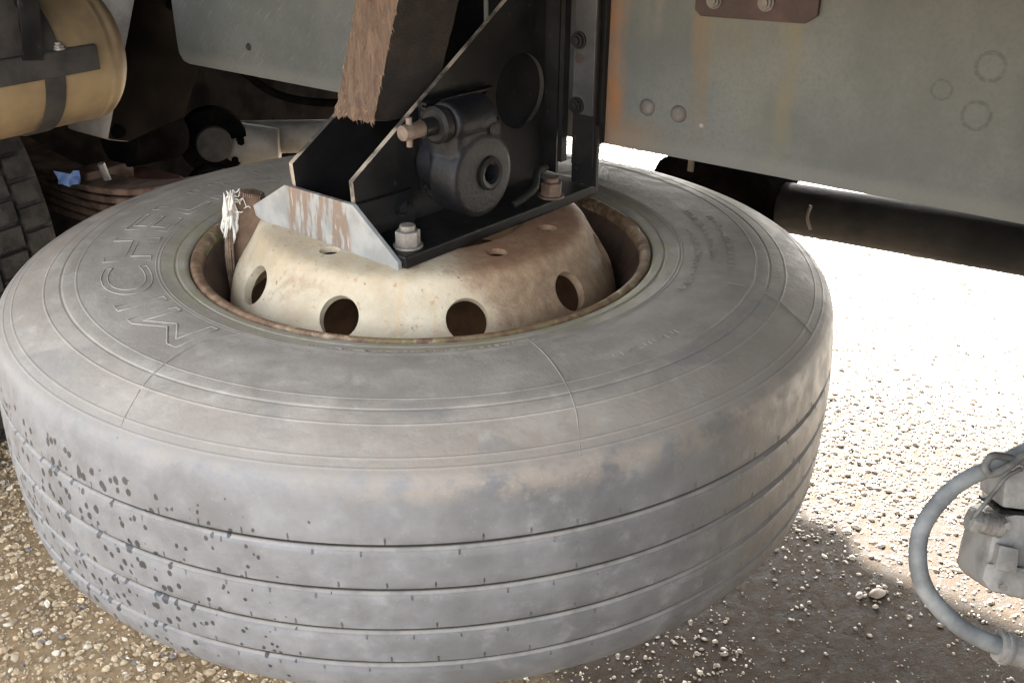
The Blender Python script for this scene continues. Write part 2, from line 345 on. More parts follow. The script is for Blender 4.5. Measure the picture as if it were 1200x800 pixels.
def gravel():
    t = (1 + 5 ** .5) / 2
    V = np.array([(-1, t, 0), (1, t, 0), (-1, -t, 0), (1, -t, 0), (0, -1, t), (0, 1, t), (0, -1, -t), (0, 1, -t), (t, 0, -1), (t, 0, 1), (-t, 0, -1), (-t, 0, 1)]) / (1 + t * t) ** .5
    F = np.array([(0, 11, 5), (0, 5, 1), (0, 1, 7), (0, 7, 10), (0, 10, 11), (1, 5, 9), (5, 11, 4), (11, 10, 2), (10, 7, 6), (7, 1, 8), (3, 9, 4), (3, 4, 2), (3, 2, 6), (3, 6, 8), (3, 8, 9), (4, 9, 5), (2, 4, 11), (6, 2, 10), (8, 6, 7), (9, 8, 1)])
    spots = []
    def scatter(n, x0, x1, y0, y1, s0, s1, keep):
        p = np.stack([RNG.uniform(x0, x1, n), RNG.uniform(y0, y1, n)], 1); s = s0 + (s1 - s0) * RNG.random(n) ** 4
        k = RNG.random(n) < keep(p[:, 0], p[:, 1]); spots.append(np.column_stack([p[k], s[k]]))
    mud = lambda x, y: np.clip((np.hypot((x - .58) / .46, (y + .06) / .40) - .55) * 1.1, .10, .85)
    scatter(38000, -1.25, -.15, -.45, 1.3, .0016, .0085, lambda x, y: np.clip(1.4 - 1.1 * np.clip(x + .3, 0, 1), 0, 1))
    scatter(9000, -.2, .5, -.5, .5, .0016, .0055, lambda x, y: .4 + 0 * x)
    scatter(70000, .3, 1.75, -.45, 1.5, .0011, .0044, mud); scatter(26000, .55, 1.9, -.2, 1.6, .0025, .0085, lambda x, y: np.clip((.66 * x + .75 * y - .50) * 2.2, 0, .85))
    scatter(7000, -1.4, .8, .5, 3.2, .003, .012, lambda x, y: .8 + 0 * x)
    scatter(9000, .6, 3.4, 1.3, 4.2, .005, .016, lambda x, y: 1 + 0 * x)
    nfar = len(spots[-1]); q = np.vstack(spots); n = len(q); sc = q[:, 2]
    ang = RNG.uniform(0, 2 * np.pi, n); c, s = np.cos(ang), np.sin(ang)
    J = V[None] * (1 + RNG.normal(0, .2, (n, 12, 1))) * np.stack([RNG.uniform(.85, 1.35, n), RNG.uniform(.65, 1., n), RNG.uniform(.42, .8, n)], 1)[:, None] * sc[:, None, None]
    tl = RNG.normal(0, .25, n)[:, None]; z = J[..., 2] * np.cos(tl) + J[..., 0] * np.sin(tl); x = J[..., 0] * np.cos(tl) - J[..., 2] * np.sin(tl)
    co = np.stack([x * c[:, None] - J[..., 1] * s[:, None] + q[:, 0:1], x * s[:, None] + J[..., 1] * c[:, None] + q[:, 1:2], z + GZ + sc[:, None] * .08], -1).reshape(-1, 3)
    fa = (F[None] + 12 * np.arange(n)[:, None, None]).reshape(-1, 3)
    me = bpy.data.meshes.new('gravel'); me.vertices.add(len(co)); me.vertices.foreach_set('co', co.ravel())
    me.loops.add(fa.size); me.loops.foreach_set('vertex_index', fa.ravel().astype(np.int32)); me.polygons.add(len(fa)); me.polygons.foreach_set('loop_start', np.arange(0, fa.size, 3, dtype=np.int32))
    me.update(calc_edges=True)
    pal = np.array([(.38, .28, .16), (.30, .215, .12), (.44, .35, .22), (.56, .50, .40), (.21, .15, .085), (.11, .10, .095), (.36, .29, .20)]); pr = [.26, .22, .17, .08, .15, .05, .07]
    k = pal[RNG.choice(len(pal), n, p=pr)] * RNG.uniform(.75, 1.2, (n, 1)); pale = np.clip((q[:, 0] * .6 + q[:, 1] * .8 - .95) / .6, 0, 1)[:, None] * (q[:, :1] > .25); gy = (q[:, :1] > .25) * .45; k = k * (1 - gy) + (k.mean(1, keepdims=True) * np.array([1.12, 1.05, .98]) + .04) * gy; k = k * (1 - pale) + (k * .4 + np.array([.40, .38, .34])) * pale; k = np.column_stack([k, np.ones(n)])
    at = me.color_attributes.new('tint', 'FLOAT_COLOR', 'POINT'); at.data.foreach_set('color', np.repeat(k, 12, 0).ravel())
    o = link('gravel', me, GRAVEL); o['kind'] = 'stuff'
gravel()

def stone(x, y, r, label, sq=(1, .8, .5), rz=0., mat=None):
    t = bmesh.new(); bmesh.ops.create_icosphere(t, subdivisions=3, radius=1.); rs = random.Random(int(x * 1000))
    ks = [(Vector((rs.gauss(0, 1), rs.gauss(0, 1), rs.gauss(0, 1))).normalized(), rs.uniform(.6, .85)) for _ in range(9)]
    for v in t.verts:
        for d, h in ks:
            e = v.co.dot(d) - h
            if e > 0: v.co -= d * e * .85
        v.co = Vector((v.co.x * sq[0], v.co.y * sq[1], v.co.z * sq[2])) * r
    t.transform(Matrix.Rotation(rz, 4, 'Z')); o = link('stone', me_from_bm(t, 'stone'), mat or STONEM, smooth=True); o.location = (x, y, GZ + r * sq[2] * .55); tag(o, label, 'stone')
stone(-.80, .195, .016, 'small dark stone lying in the tan gravel at the far left', (1, .8, .6), .8, DARKG)
stone(.766, .052, .017, 'flat tan stone lying in the wet gravel to the right of the tyre', (1, .62, .4), .3)

# ================================================================== spare wheel
tyre_top = catmull([(.288, -.030), (.2985, -.016), (.2998, -.0045), (.3035, -.0005), (.310, .0008), (.322, .0020), (.342, .0045), (.380, .0065), (.430, .005), (.447, .003), (.465, -.001), (.490, -.009), (.506, -.0155), (.517, -.0212), (.5222, -.0262)], 9)
MID = -.1585
def ridge(p):                                       # raised moulding rings on the sidewall
    r, z = p
    for c, wd, h in ((.429, .0013, .0005), (.446, .0018, -.0009), (.4655, .0013, .0006), (.502, .0011, .0005), (.512, .0012, .0005), (.334, .0012, .0006), (.338, .0010, .0005), (.3155, .002, -.0012)):
        z += h * max(0, 1 - ((r - c) / wd) ** 2)
    return (r, z)
rs_ = np.linspace(.31, .5222, 330); tt = np.array(tyre_top)
dense = [tuple(p) for p in tyre_top if p[0] < .31] + [ridge((r, float(np.interp(r, tt[:, 0], tt[:, 1])))) for r in rs_]
def surfz(r): return float(np.interp(r, tt[:, 0], tt[:, 1]))
top_half = dense + [(.5236, -.0288)]
GRV = [-.0896, -.1376, -.1848, -.2274]
def crown(z): return .5355 - .0085 * ((z - MID) / .125) ** 2
tr = [(.5254, -.0330), (.5272, -.040)]
marks = []
zz = [-.050, -.060, -.070]
for gi, gz in enumerate(GRV):
    zz = [gz + .012, gz + .0085, gz + .0055]
    for q in (gz + .024, gz + .012, gz + .0075, gz + .0052): tr.append((crown(q), q))
    tr += [(crown(gz) - .0012, gz + .0044), (crown(gz) - .0070, gz + .0040), (crown(gz) - .0074, gz + .0012), (crown(gz) - .0042, gz - .0010), (crown(gz) - .0006, gz - .0032)]
    for q in (gz - .0056, gz - .0080, gz - .013): tr.append((crown(q), q))
tr += [(.5300, -.250), (.5270, -.260), (.5205, -.2705), (.5100, -.2810), (.4950, -.2890), (.470, -.2965), (.43, -.303), (.38, -.308), (.33, -.314), (.302, -.314)]
bot = [(.298, -.318), (.292, -.322)]
prof = np.array(top_half + tr + bot)
NS = 76
base_a = np.arange(NS) * 2 * np.pi / NS
angs = np.sort(np.concatenate([base_a + o for o in (-.0042, -.0021, 0, .0021, .0042)] + [base_a + np.pi / NS + o for o in (-.0042, -.0021, 0, .0021, .0042)]))
D = np.zeros((len(angs), len(prof))); ph = (angs[:, None] * NS / (2 * np.pi)) % 1; ph = np.minimum(ph, 1 - ph) * 2 * np.pi / NS
for gi, gz in enumerate(GRV):
    for s in (1, -1):
        dz = (prof[:, 1] - gz) * s; hit = (dz > .0049) & (dz < (.0081 if s > 0 else .0078)) & (prof[:, 0] > .52)
        keep = (np.sin(np.arange(len(angs)) // 10 * 2.7 + gi * 1.9 + s) > -.55)[:, None]
        D -= ((ph < .0019) if s > 0 else (np.abs(ph - np.pi / NS) < .0019)) * hit[None] * keep * .0042
        # edge wear: ribs slightly scalloped at the groove
        D -= (np.sin(angs * (7 + gi) + s)[:, None] * .5 + .5) * ((dz > .0045) & (dz < .007) & (prof[:, 0] > .52))[None] * .0008
# shoulder nicks along the crease
nick = (ph < .0022) * ((prof[:, 1] < -.022) & (prof[:, 1] > -.034) & (prof[:, 0] > .52))[None]
D -= nick * .0
wheel = thing('spare_wheel_assembly', 'large dusty grey truck tyre on a cream rusty rim slung flat under the chassis', 'spare wheel', (0, 0, 0))
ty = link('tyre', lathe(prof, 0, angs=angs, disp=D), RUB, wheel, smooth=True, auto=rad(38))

def lettering():
    fc = bpy.data.curves.new('f', 'FONT'); fc.body = 'MICHELIN'; fc.fill_mode = 'NONE'; fc.bevel_depth = .011; fc.bevel_resolution = 1; fc.resolution_u = 6; fc.space_character = 1.06
    fo = bpy.data.objects.new('f', fc); COL.objects.link(fo); bpy.context.view_layer.update()
    me = bpy.data.meshes.new_from_object(fo.evaluated_get(bpy.context.evaluated_depsgraph_get())); bpy.data.objects.remove(fo)
    co = np.array([v.co[:] for v in me.vertices]); lo, hi = co.min(0), co.max(0)
    return me, co, lo, hi
LM, LC, lo_, hi_ = lettering()
def letters(a0, arc, r0, r1):
    x = (LC[:, 0] - lo_[0]) / (hi_[0] - lo_[0]); y = (LC[:, 1] - lo_[1]) / (hi_[1] - lo_[1])
    a = a0 - arc * x; r = r0 + (r1 - r0) * y; z = np.interp(r, tt[:, 0], tt[:, 1]) + LC[:, 2] * .082 + .0001
    LM.vertices.foreach_set('co', np.stack([r * np.cos(a), r * np.sin(a), z], 1).ravel()); LM.update()
    src = bmesh.new(); src.from_mesh(LM); src.verts.ensure_lookup_table(); seen = set()
    for v0 in src.verts:
        if v0.index in seen: continue
        st, isl = [v0], []; seen.add(v0.index)
        while st:
            v = st.pop(); isl.append(v)
            for e in v.link_edges:
                w_ = e.other_vert(v)
                if w_.index not in seen: seen.add(w_.index); st.append(w_)
        ids = {v.index: i for i, v in enumerate(isl)}; fs = {f for v in isl for f in v.link_faces}
        me = bpy.data.meshes.new('letter'); me.from_pydata([v.co[:] for v in isl], [], [[ids[v.index] for v in f.verts] for f in fs]); me.update()
        link('letter', me, RUB, wheel, smooth=True)
    src.free()
letters(rad(-130), rad(101), .343, .402)
# seams, small raised size marks
def rad_line(bm, pts, r=.0008):
    bm_tube(bm, [(q * math.cos(rad(a)), q * math.sin(rad(a)), surfz(q) + .0003) for q, a in pts], r, n=6, sub=8)
for pts in ([(.322, -71), (.37, -71.3), (.423, -72.1), (.47, -73.2), (.516, -75)], [(.325, -124), (.36, -127.6), (.391, -128.4), (.44, -127.4), (.465, -126.6)],
            [(.47, -126.4), (.50, -125), (.52, -124)], [(.40, -27), (.45, -28), (.49, -31), (.512, -33)], [(.43, 118), (.46, 117), (.50, 118)], [(.34, 128), (.40, 126), (.44, 125)]):
    b = bmesh.new(); rad_line(b, pts, .0007 if pts[0][1] == -71 else .0004); link('seam', me_from_bm(b, 'seam'), RUB, wheel, smooth=True)
b = bmesh.new(); rs = random.Random(4)
for rr, a0, a1, n in ((.395, -20, 8, 26), (.372, -16, 12, 22), (.352, -34, 0, 30), (.326, -112, -70, 60), (.402, -62, -48, 12)):
    for i in range(n):
        a = a0 + (a1 - a0) * i / n + rs.uniform(-.3, .3); L = .006 if rr != .326 else .003; k = rs.random()
        if k < .65: rad_line(b, [(rr, a), (rr + L * rs.uniform(.6, 1.6), a + rs.uniform(-.15, .15))], .0005)
        else: rad_line(b, [(rr + L * rs.random(), a), (rr + L * rs.random(), a + .8)], .0005)
link('moulded_mark', me_from_bm(b, 'moulded_mark'), RUB, wheel, smooth=True)['kind'] = 'stuff'

# rim: lip, barrel, disc
lipp = catmull([(.2830, -.022), (.2838, -.010), (.2860, -.0036), (.2897, -.0006), (.2935, .0003), (.2965, -.0008), (.2985, -.004), (.2980, -.010), (.2920, -.014), (.2860, -.020)], 4)
link('rim_lip', lathe(lipp, 200), LIP, wheel, smooth=True)
barrel = catmull([(.2825, -.014), (.274, -.035), (.263, -.060), (.261, -.090), (.262, -.130), (.258, -.20), (.262, -.27), (.275, -.305), (.288, -.32)], 5)
barrel += [(r + .008, z) for r, z in reversed(barrel)]
link('barrel', lathe(barrel, 120, closed=True), BARREL, wheel, smooth=True)
outer = catmull([(.135, .038), (.16, .038), (.190, .0375), (.204, .0350), (.2125, .0290), (.2185, .019), (.228, .003), (.238, -.012), (.249, -.032), (.256, -.060), (.2595, -.085)], 5)
inner = [(r - .010, z - .007 if z > .03 else z - .004) for r, z in reversed(outer)]
disc = link('wheel_disc', lathe(outer + inner, 160, closed=True), RIM, wheel)
cb = bmesh.new()
for k in range(10):
    a = rad(-115 + 36 * k); d = Vector((math.cos(a), math.sin(a), 0)); n = Vector((math.cos(a) * .72, math.sin(a) * .72, .62)).normalized()
    p = d * .236 + Vector((0, 0, -.008)); bm_cyl(cb, p - n * .032, p + n * .035, .0245, n=28)
    a2 = rad(-27.8 - 36 * k + 4); d2 = Vector((math.cos(a2), math.sin(a2), 0)); bm_cyl(cb, d2 * .1685 + Vector((0, 0, .0)), d2 * .1685 + Vector((0, 0, .06)), .0125, n=18)
cut(disc, cb); disc.data.shade_smooth(); disc.data.set_sharp_from_angle(angle=rad(40))
b = bmesh.new(); v = [(.2875, -.002), (.291, -.0005)]
# ================================================================== carrier (frame: x = u away under the truck, y = v along the chassis)
TH = rad(44); CB = Vector((0, 0, .038))
car = thing('spare_wheel_carrier', 'black greasy two plate spare wheel bracket with winch bolted down on the rim', 'bracket', CB, TH)
def cpart(name, bm, mats, parent=car, smooth=False, auto=None): return part(name, bm, mats, parent, CB, smooth, auto)
b = bm_box(bmesh.new(), (.034, .008, .0455), (.365, .262, .0145), bev=.0025)
cpart('base_plate', b, BLACK)
b = bmesh.new(); bm_prism(b, [(-.155, .150, .040), (-.155, .153, .053), (-.155, .083, .095), (-.155, -.043, .098), (-.155, -.116, .046), (-.155, -.116, .036), (-.155, .140, .036)], (.0065, 0, 0), bev=.0012)
cpart('end_plate', b, PLATE)
def side_plate(v, th, hole):
    pts = [(-.1445, v, .053), (-.149, v, .1235), (.119, v, .296), (.16, v, .33), (.185, v, .50), (.196, v, .50), (.196, v, .053)] if v < 0 else [(-.1445, v, .053), (-.149, v, .123), (-.07, v, .172), (.02, v, .30), (.05, v, .42), (.08, v, .50), (.196, v, .50), (.196, v, .053)]
    b = bmesh.new(); loops = [pts] + ([[(.146 + .049 * math.cos(k * math.pi / 24), v, .178 + .049 * math.sin(k * math.pi / 24)) for k in range(48)]] if hole else [])
    for lp in loops:
        vs = [b.verts.new(p) for p in lp]
        for i in range(len(vs)): b.edges.new((vs[i], vs[(i + 1) % len(vs)]))
    bmesh.ops.triangle_fill(b, use_beauty=True, edges=b.edges[:], normal=(0, 1, 0))
    r = bmesh.ops.extrude_face_region(b, geom=b.faces[:]); bmesh.ops.translate(b, verts=[e for e in r['geom'] if isinstance(e, bmesh.types.BMVert)], vec=(0, th, 0))
    o = cpart('side_plate', b, [BLACK, WORN, STRAPM])
    slot_edges(o, lambda p: p.normal.x < -.35 and p.area > 2e-4)
    for p in o.data.polygons:
        if hole and abs(p.normal.y) < .5 and p.area < 2e-4: p.material_index = 2  # hole's inner wall painted greyer to stand in for a lit rim
    return o
side_plate(-.040, .007, True); side_plate(.070, .007, False)
b = bm_box(bmesh.new(), (.196 + .004, .0, .28), (.006, .125, .44)); cpart('back_plate', b, BLACK)
b = bmesh.new(); bm_prism(b, [(-.1480, -.0475, .0535), (-.1480, -.0475, .0975), (-.062, -.0475, .0965), (-.060, -.0475, .0535)], (0, .0072, 0), bev=.0008); cpart('rib', b, BLACK)
b = bmesh.new(); hexnut(b, (-.083, -.0476, .0785), (0, -1, 0), .0085, .007); cpart('bolt', b, BLUEBLK, auto=A30)
for (u, v) in ((-.122, -.099), (.130, -.109), (-.115, .115), (.13, .115)):
    b = bmesh.new(); hexnut(b, (u, v, .0532), (0, 0, 1), .0148, .0195, .0092, .0065); cpart('nut', b, STEEL if u < 0 else RUSTY, auto=A30)
# upright angle with bolts
b = bm_box(bmesh.new(), (.1985, -.108, .29), (.006, .036, .42), bev=.001); bm_box(b, (.2025, -.109, .095), (.006, .042, .084), bev=.001); bm_box(b, (.195, -.0745, .29), (.012, .007, .42))
cpart('upright', b, DARKG if False else BLACK)
b = bm_box(bmesh.new(), (.1935, -.1085, .335), (.0035, .034, .37), bev=.0008); cpart('bolted_strip', b, simple('greasy_strip', (.028, .028, .029), (.055, .054, .053), 25, .5, 0., .5))
for z in (.245, .161, .34):
    b = bmesh.new(); hexnut(b, (.1915, -.100, z), (-1, 0, 0), .0095, .007, .006, .004); cpart('bolt', b, BLACK, auto=A30)
b = bmesh.new(); bm_cyl(b, (.1925, -.1, .222), (.1910, -.1, .222), .0062, n=16); cpart('plug', b, PATCH)
# winch gearbox on the near plate
gb = cpart('winch_gearbox', bmesh.new(), BLUEBLK)
def gpart(bm): return bm
b = bmesh.new()
bm_cyl(b, (-.020, -.046, .124), (-.020, -.090, .124), .036, n=32); bm_cyl(b, (-.022, -.083, .120), (-.022, -.128, .120), .0515, n=40, bev=.007)          # worm wheel housing
bm_cyl(b, (-.064, -.103, .185), (.004, -.103, .184), .0265, n=32, bev=.008)           # worm housing
bm_box(b, (-.024, -.100, .156), (.082, .052, .060), bev=.012); bm_box(b, (-.02, -.06, .165), (.05, .04, .05), bev=.006)
me = me_from_bm(b, 'g'); b = bmesh.new(); b.from_mesh(me)
go = cpart('tmp', b, BLUEBLK); md = go.modifiers.new('r', 'REMESH'); md.mode = 'VOXEL'; md.voxel_size = .0016; sm = go.modifiers.new('s', 'SMOOTH'); sm.iterations = 14
bpy.context.view_layer.update(); gm_ = bpy.data.meshes.new_from_object(go.evaluated_get(bpy.context.evaluated_depsgraph_get())); bpy.data.objects.remove(go)
gb.data = gm_
if not gm_.materials: gm_.materials.append(BLUEBLK)
c = bmesh.new(); bm_cyl(c, (-.012, -.20, .121 - CB.z), (-.012, -.060, .121 - CB.z), .0125, n=6); cut(gb, c); gb.data.shade_smooth(); gb.data.set_sharp_from_angle(angle=rad(45))
b = bmesh.new(); t = lathe([(.0130, -.004), (.0200, -.004), (.0205, .003), (.0175, .0042), (.0130, .003)], 28, closed=True); b.from_mesh(t); b.transform(Matrix.Translation((-.012, -.1285, .121)) @ Matrix.Rotation(rad(90), 4, 'X')); cpart('bore_collar', b, BLACK, gb, smooth=True, auto=A30)
b = bmesh.new(); t = lathe([(.0105, -.004), (.0215, -.004), (.0215, .006), (.0175, .009), (.0105, .009)], 28, closed=True); b.from_mesh(t); b.transform(Matrix.Translation((-.071, -.103, .186)) @ Matrix.Rotation(rad(-90), 4, 'Y')); cpart('shaft_collar', b, BLACK, gb, smooth=True, auto=A30)
b = bmesh.new(); bm_cyl(b, (-.06, -.103, .186), (-.098, -.103, .1862), .0105, n=24); cpart('shaft', b, BLACK, gb, smooth=True, auto=A30)
b = bmesh.new(); bm_cyl(b, (-.092, -.103, .1861), (-.128, -.103, .1868), .0088, n=24, bev=.0015); bm_cyl(b, (-.117, -.103, .170), (-.117, -.103, .2025), .0036, n=12); cpart('crank_stub', b, BRASS, gb, smooth=True, auto=A30)
b = bmesh.new(); hexnut(b, (-.004, -.1285, .172), (0, -1, 0), .0065, .004); cpart('filler_plug', b, STRAPM, gb, auto=A30)
b = bm_box(bmesh.new(), (.018, -.0440, .142), (.122, .007, .108), bev=.001); bm_box(b, (-.0415, -.0495, .142), (.003, .010, .100)); bm_box(b, (.018, -.0495, .196), (.122, .012, .003)); cpart('mounting_plate', b, BLACK, gb)
for u, z in ((-.033, .187), (-.033, .142), (.068, .187)):
    b = bmesh.new(); hexnut(b, (u, -.0478, z), (0, -1, 0), .0068, .006); cpart('bolt', b, BLACK, gb, auto=A30)
b = bmesh.new(); bm_tube(b, [(.05, -.112, .062), (.085, -.116, .075), (.11, -.1, .088), (.14, -.09, .086)], .005, n=8); cpart('chain_end', b, BLACK, smooth=True)
b = bmesh.new(); bm_prism(b, [(.006, -.004, .312), (.028, -.008, .297), (.036, -.006, .305), (.034, .0, .345), (.004, .0, .345)], (.004, .012, .003)); cpart('shim', b, DARKG)

# timber wedged between the plates
tb = thing('timber_block', 'rough sawn brown timber offcut wedged upright between the black bracket plates', 'timber', (0, 0, .16), TH)
TB = Vector((0, 0, .16)); b = bmesh.new()
nz, nv = 36, 12; rs = random.Random(5)
def tpt(v, u, h): return (-.085 + u + .012 * h, .061 - v - .105 * h, .173 + .32 * h)
b = bmesh.new(); g_ = []
for i in range(nz + 1):
    row = []
    for (v, u) in [(x / 8 * .068, 0) for x in range(9)] + [(.068, x / 8 * .10) for x in range(1, 9)] + [((8 - x) / 8 * .068, .10) for x in range(1, 9)] + [(0, (8 - x) / 8 * .10) for x in range(1, 8)]:
        row.append(b.verts.new(Vector(tpt(v + rs.gauss(0, .0004), u + rs.gauss(0, .0004), i / nz + (rs.gauss(0, .008) if i == 0 else 0)))))
    g_.append(row)
for A_, B_ in zip(g_, g_[1:]):
    for k in range(len(A_)): b.faces.new((A_[k], A_[(k + 1) % len(A_)], B_[(k + 1) % len(A_)], B_[k]))
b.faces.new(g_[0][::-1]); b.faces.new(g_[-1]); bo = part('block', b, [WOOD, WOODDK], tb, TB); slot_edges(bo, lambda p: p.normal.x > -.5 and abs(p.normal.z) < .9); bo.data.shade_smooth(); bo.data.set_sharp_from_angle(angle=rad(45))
b = bmesh.new()
for i in range(260):
    h = rs.random() ** 1.3 * .75; kind = rs.random()
    if kind < .30: v, u, h = rs.uniform(0, .068), -.0005, rs.uniform(.004, .05)
    elif kind < .62: v, u = .068 + rs.uniform(-.004, .001), -.001
    elif kind < .75: v, u = rs.uniform(-.001, .003), -.001
    else: v, u = rs.uniform(0, .068), -.001
    p = Vector(tpt(v, u, h)); L = rs.uniform(.003, .009)
    d = Vector((rs.uniform(-.5, -.1), (-rs.uniform(.2, 1) if v > .06 else rs.gauss(0, .4)), -rs.uniform(.5, 1.1))).normalized()
    s = d.cross(Vector((1, .2, .1))).normalized() * rs.uniform(.0004, .0009)
    b.faces.new([b.verts.new(p - s), b.verts.new(p + s), b.verts.new(p + d * L)])
part('splinters', b, FIBRE, tb, TB)['kind'] = 'stuff'

# frayed strip standing in the wheel well
fr = thing('frayed_strip', 'frayed brown strip with a bleached white edge standing upright in the wheel well', 'strip', (-.255, .01, -.075))
FB = Vector((-.255, .01, -.075)); b = bmesh.new()
bm_prism(b, [(-.256, .012, -.07), (-.252, .020, .02), (-.247, .026, .050), (-.243, .028, .062), (-.226, .024, .064), (-.211, .018, .060), (-.208, .014, .046), (-.211, .008, .02), (-.224, .006, -.03), (-.240, .006, -.07)], (.004, .016, 0), bev=.0012)  # dark outline covers the strip's face and its shadow on the disc
part('strip_with_shadow', b, BROWNB, fr, FB)
b = bmesh.new(); rs = random.Random(9)
for i in range(9):
    x = -.230 + i * .0025; bm_box(b, (x, .021, .0635 - i * .0004), (.0013, .019, .005), Matrix.Rotation(.3, 3, 'Y'))
part('ridge_row', b, FIBRE, fr, FB)['kind'] = 'stuff'
b = bmesh.new()
for i in range(30):
    x0 = -.2565 + rs.gauss(0, .003); y0 = .010 + rs.uniform(-.003, .014); zt = .066 - rs.random() ** 2 * .05; zb = .012 + rs.uniform(-.022, .012)
    pts = [(x0 + rs.gauss(0, .0012) + .0085 * (1 - j / 5), y0 + rs.gauss(0, .0012) + .006 * (1 - j / 5), zt + (zb - zt) * j / 5) for j in range(6)]
    bm_tube(b, pts, [.0004, .0022, .0026, .0026, .0020, .0004], n=6, sub=3)
bm_prism(b, [(-.2565, .008, .0), (-.2565, .010, .03), (-.252, .015, .050), (-.248, .018, .064), (-.244, .018, .060), (-.247, .012, .03), (-.252, .009, .004)], (.003, .014, .001), bev=.0015)
for i in range(12):
    p = Vector((-.243 + rs.gauss(0, .004), .022 + rs.gauss(0, .006), .05 + rs.uniform(-.01, .012))); bm_tube(b, [p, p + Vector((.006, -.002, .002 + rs.gauss(0, .002))), p + Vector((.009, -.003, rs.gauss(0, .004)))], .0006, n=5, sub=3)
part('bleached_fibres', b, BLEACH, fr, FB, smooth=True)['kind'] = 'stuff'
b = bmesh.new()
for i in range(9):
    x0 = -.2570 + rs.gauss(0, .0022); y0 = .008 + rs.uniform(-.003, .006)
    bm_tube(b, [(x0 + .003, y0 + .004, .022), (x0 + rs.gauss(0, .0015), y0, -.02), (x0 + rs.gauss(0, .002), y0 - .002, -.072)], .0016, n=6, sub=4)
part('loose_strands', b, FIBRE, fr, FB, smooth=True)['kind'] = 'stuff'

# ================================================================== trailer chassis (frame: x = along the chassis to the far left, -y = outward to the camera side)
TT = rad(139); TO = Vector((0, 0, 0))
trailer = thing('trailer', 'underside of a trailer with a pale galvanised chassis beam across the top', 'trailer', (0, 0, 0), TT)
# local (X, Y, Z) = (v, -u, z)
def L(u, v, z): return (v, -u, z)
def tpart(name, bm, mats, parent=trailer, smooth=False, auto=None): return part(name, bm, mats, parent, (0, 0, 0), smooth, auto)
b = bmesh.new()
sec = [(.215, .1065), (.215, .50), (.285, .50), (.285, .492), (.223, .492), (.223, .1145), (.285, .1145), (.285, .1065)]
# web with rounded lower far-left corner
wp = [L(.215, -3.2, .1065), L(.215, .735, .1065)] + [L(.215, .765 - .03 * math.cos(rad(q)) + 0, .1365 - .03 * math.sin(rad(q)) + 0) for q in ()] + [L(.215, .750, .110), L(.215, .760, .122), L(.215, .762, .14), L(.215, .762, .50), L(.215, -3.2, .50)]
bm_prism(b, wp, (0, -.008, 0)); bm_box(b, L(.2545, -1.22, .1105), (3.94, .063, .008)); bm_box(b, L(.2545, -1.22, .496), (3.94, .063, .008))
beam = tpart('chassis_beam', b, BEAM)
b = bmesh.new()
for v, z in ((-.2035, .165), (-.249, .163)):
    t = lathe([(.0005, .0062), (.0060, .0056), (.0095, .0036), (.0112, 0), (.0112, -.002)], 24); q = bmesh.new(); q.from_mesh(t); q.transform(Matrix.Translation(L(.2148, v, z)) @ Matrix.Rotation(rad(-90), 4, 'X'))
    bmx = q; tpart('rivet', bmx, DARKG, beam, smooth=True)
b.free()
b = bmesh.new(); t = lathe([(.0005, .002), (.0028, .0016), (.0034, 0)], 14); q = bmesh.new(); q.from_mesh(t); q.transform(Matrix.Translation(L(.2148, -.282, .153)) @ Matrix.Rotation(rad(-90), 4, 'X')); tpart('weld_spot', q, ALLOY, beam, smooth=True); b.free()
for v, z in ((.567, .155),):
    t = lathe([(.0005, .003), (.005, .0026), (.0065, 0)], 16); q = bmesh.new(); q.from_mesh(t); q.transform(Matrix.Translation(L(.2148, v, z)) @ Matrix.Rotation(rad(-90), 4, 'X')); tpart('rivet', q, STRAPM, beam, smooth=True)
b = bmesh.new(); bm_prism(b, [L(.2145, -.262, .34), L(.2145, -.262, .293), L(.2145, -.270, .286), L(.2145, -.400, .290), L(.2145, -.414, .300), L(.2145, -.414, .34)], (0, .006, 0), bev=.0012); pp = tpart('patch_plate', b, PATCH)
for v, z in ((-.287, .306), (-.352, .309), (-.352, .33)):
    b = bmesh.new(); hexnut(b, L(.2085, v, z), (0, 1, 0), .0085, .006, .005, .003); tpart('bolt', b, DARKG, pp, auto=A30)
b = bm_box(bmesh.new(), L(.2095, -.1370, .30), (.010, .010, .385), bev=.001); tpart('edge_strip', b, BLACK, auto=None)
# deck, second beam, cross members
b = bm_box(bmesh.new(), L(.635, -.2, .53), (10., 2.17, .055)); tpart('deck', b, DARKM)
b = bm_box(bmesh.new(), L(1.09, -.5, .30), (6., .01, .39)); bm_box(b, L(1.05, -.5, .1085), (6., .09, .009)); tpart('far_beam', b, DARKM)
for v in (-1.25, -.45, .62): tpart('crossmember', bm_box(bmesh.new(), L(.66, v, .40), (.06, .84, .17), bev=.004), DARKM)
b = bm_box(bmesh.new(), L(1.715, -.2, .40), (10., .012, .21), bev=.002); tpart('far_sun_skirt', b, DARKM)  # skirt added to keep the sun off the dark tube
b = bm_box(bmesh.new(), L(-.13, -2.05, .07), (2.2, .62, .86), bev=.01); tpart('side_light_blocker', b, simple('grey_blocker_paint', (.08, .082, .085), (.11, .11, .11), 6, .6))  # unseen box added to block sky light from the right
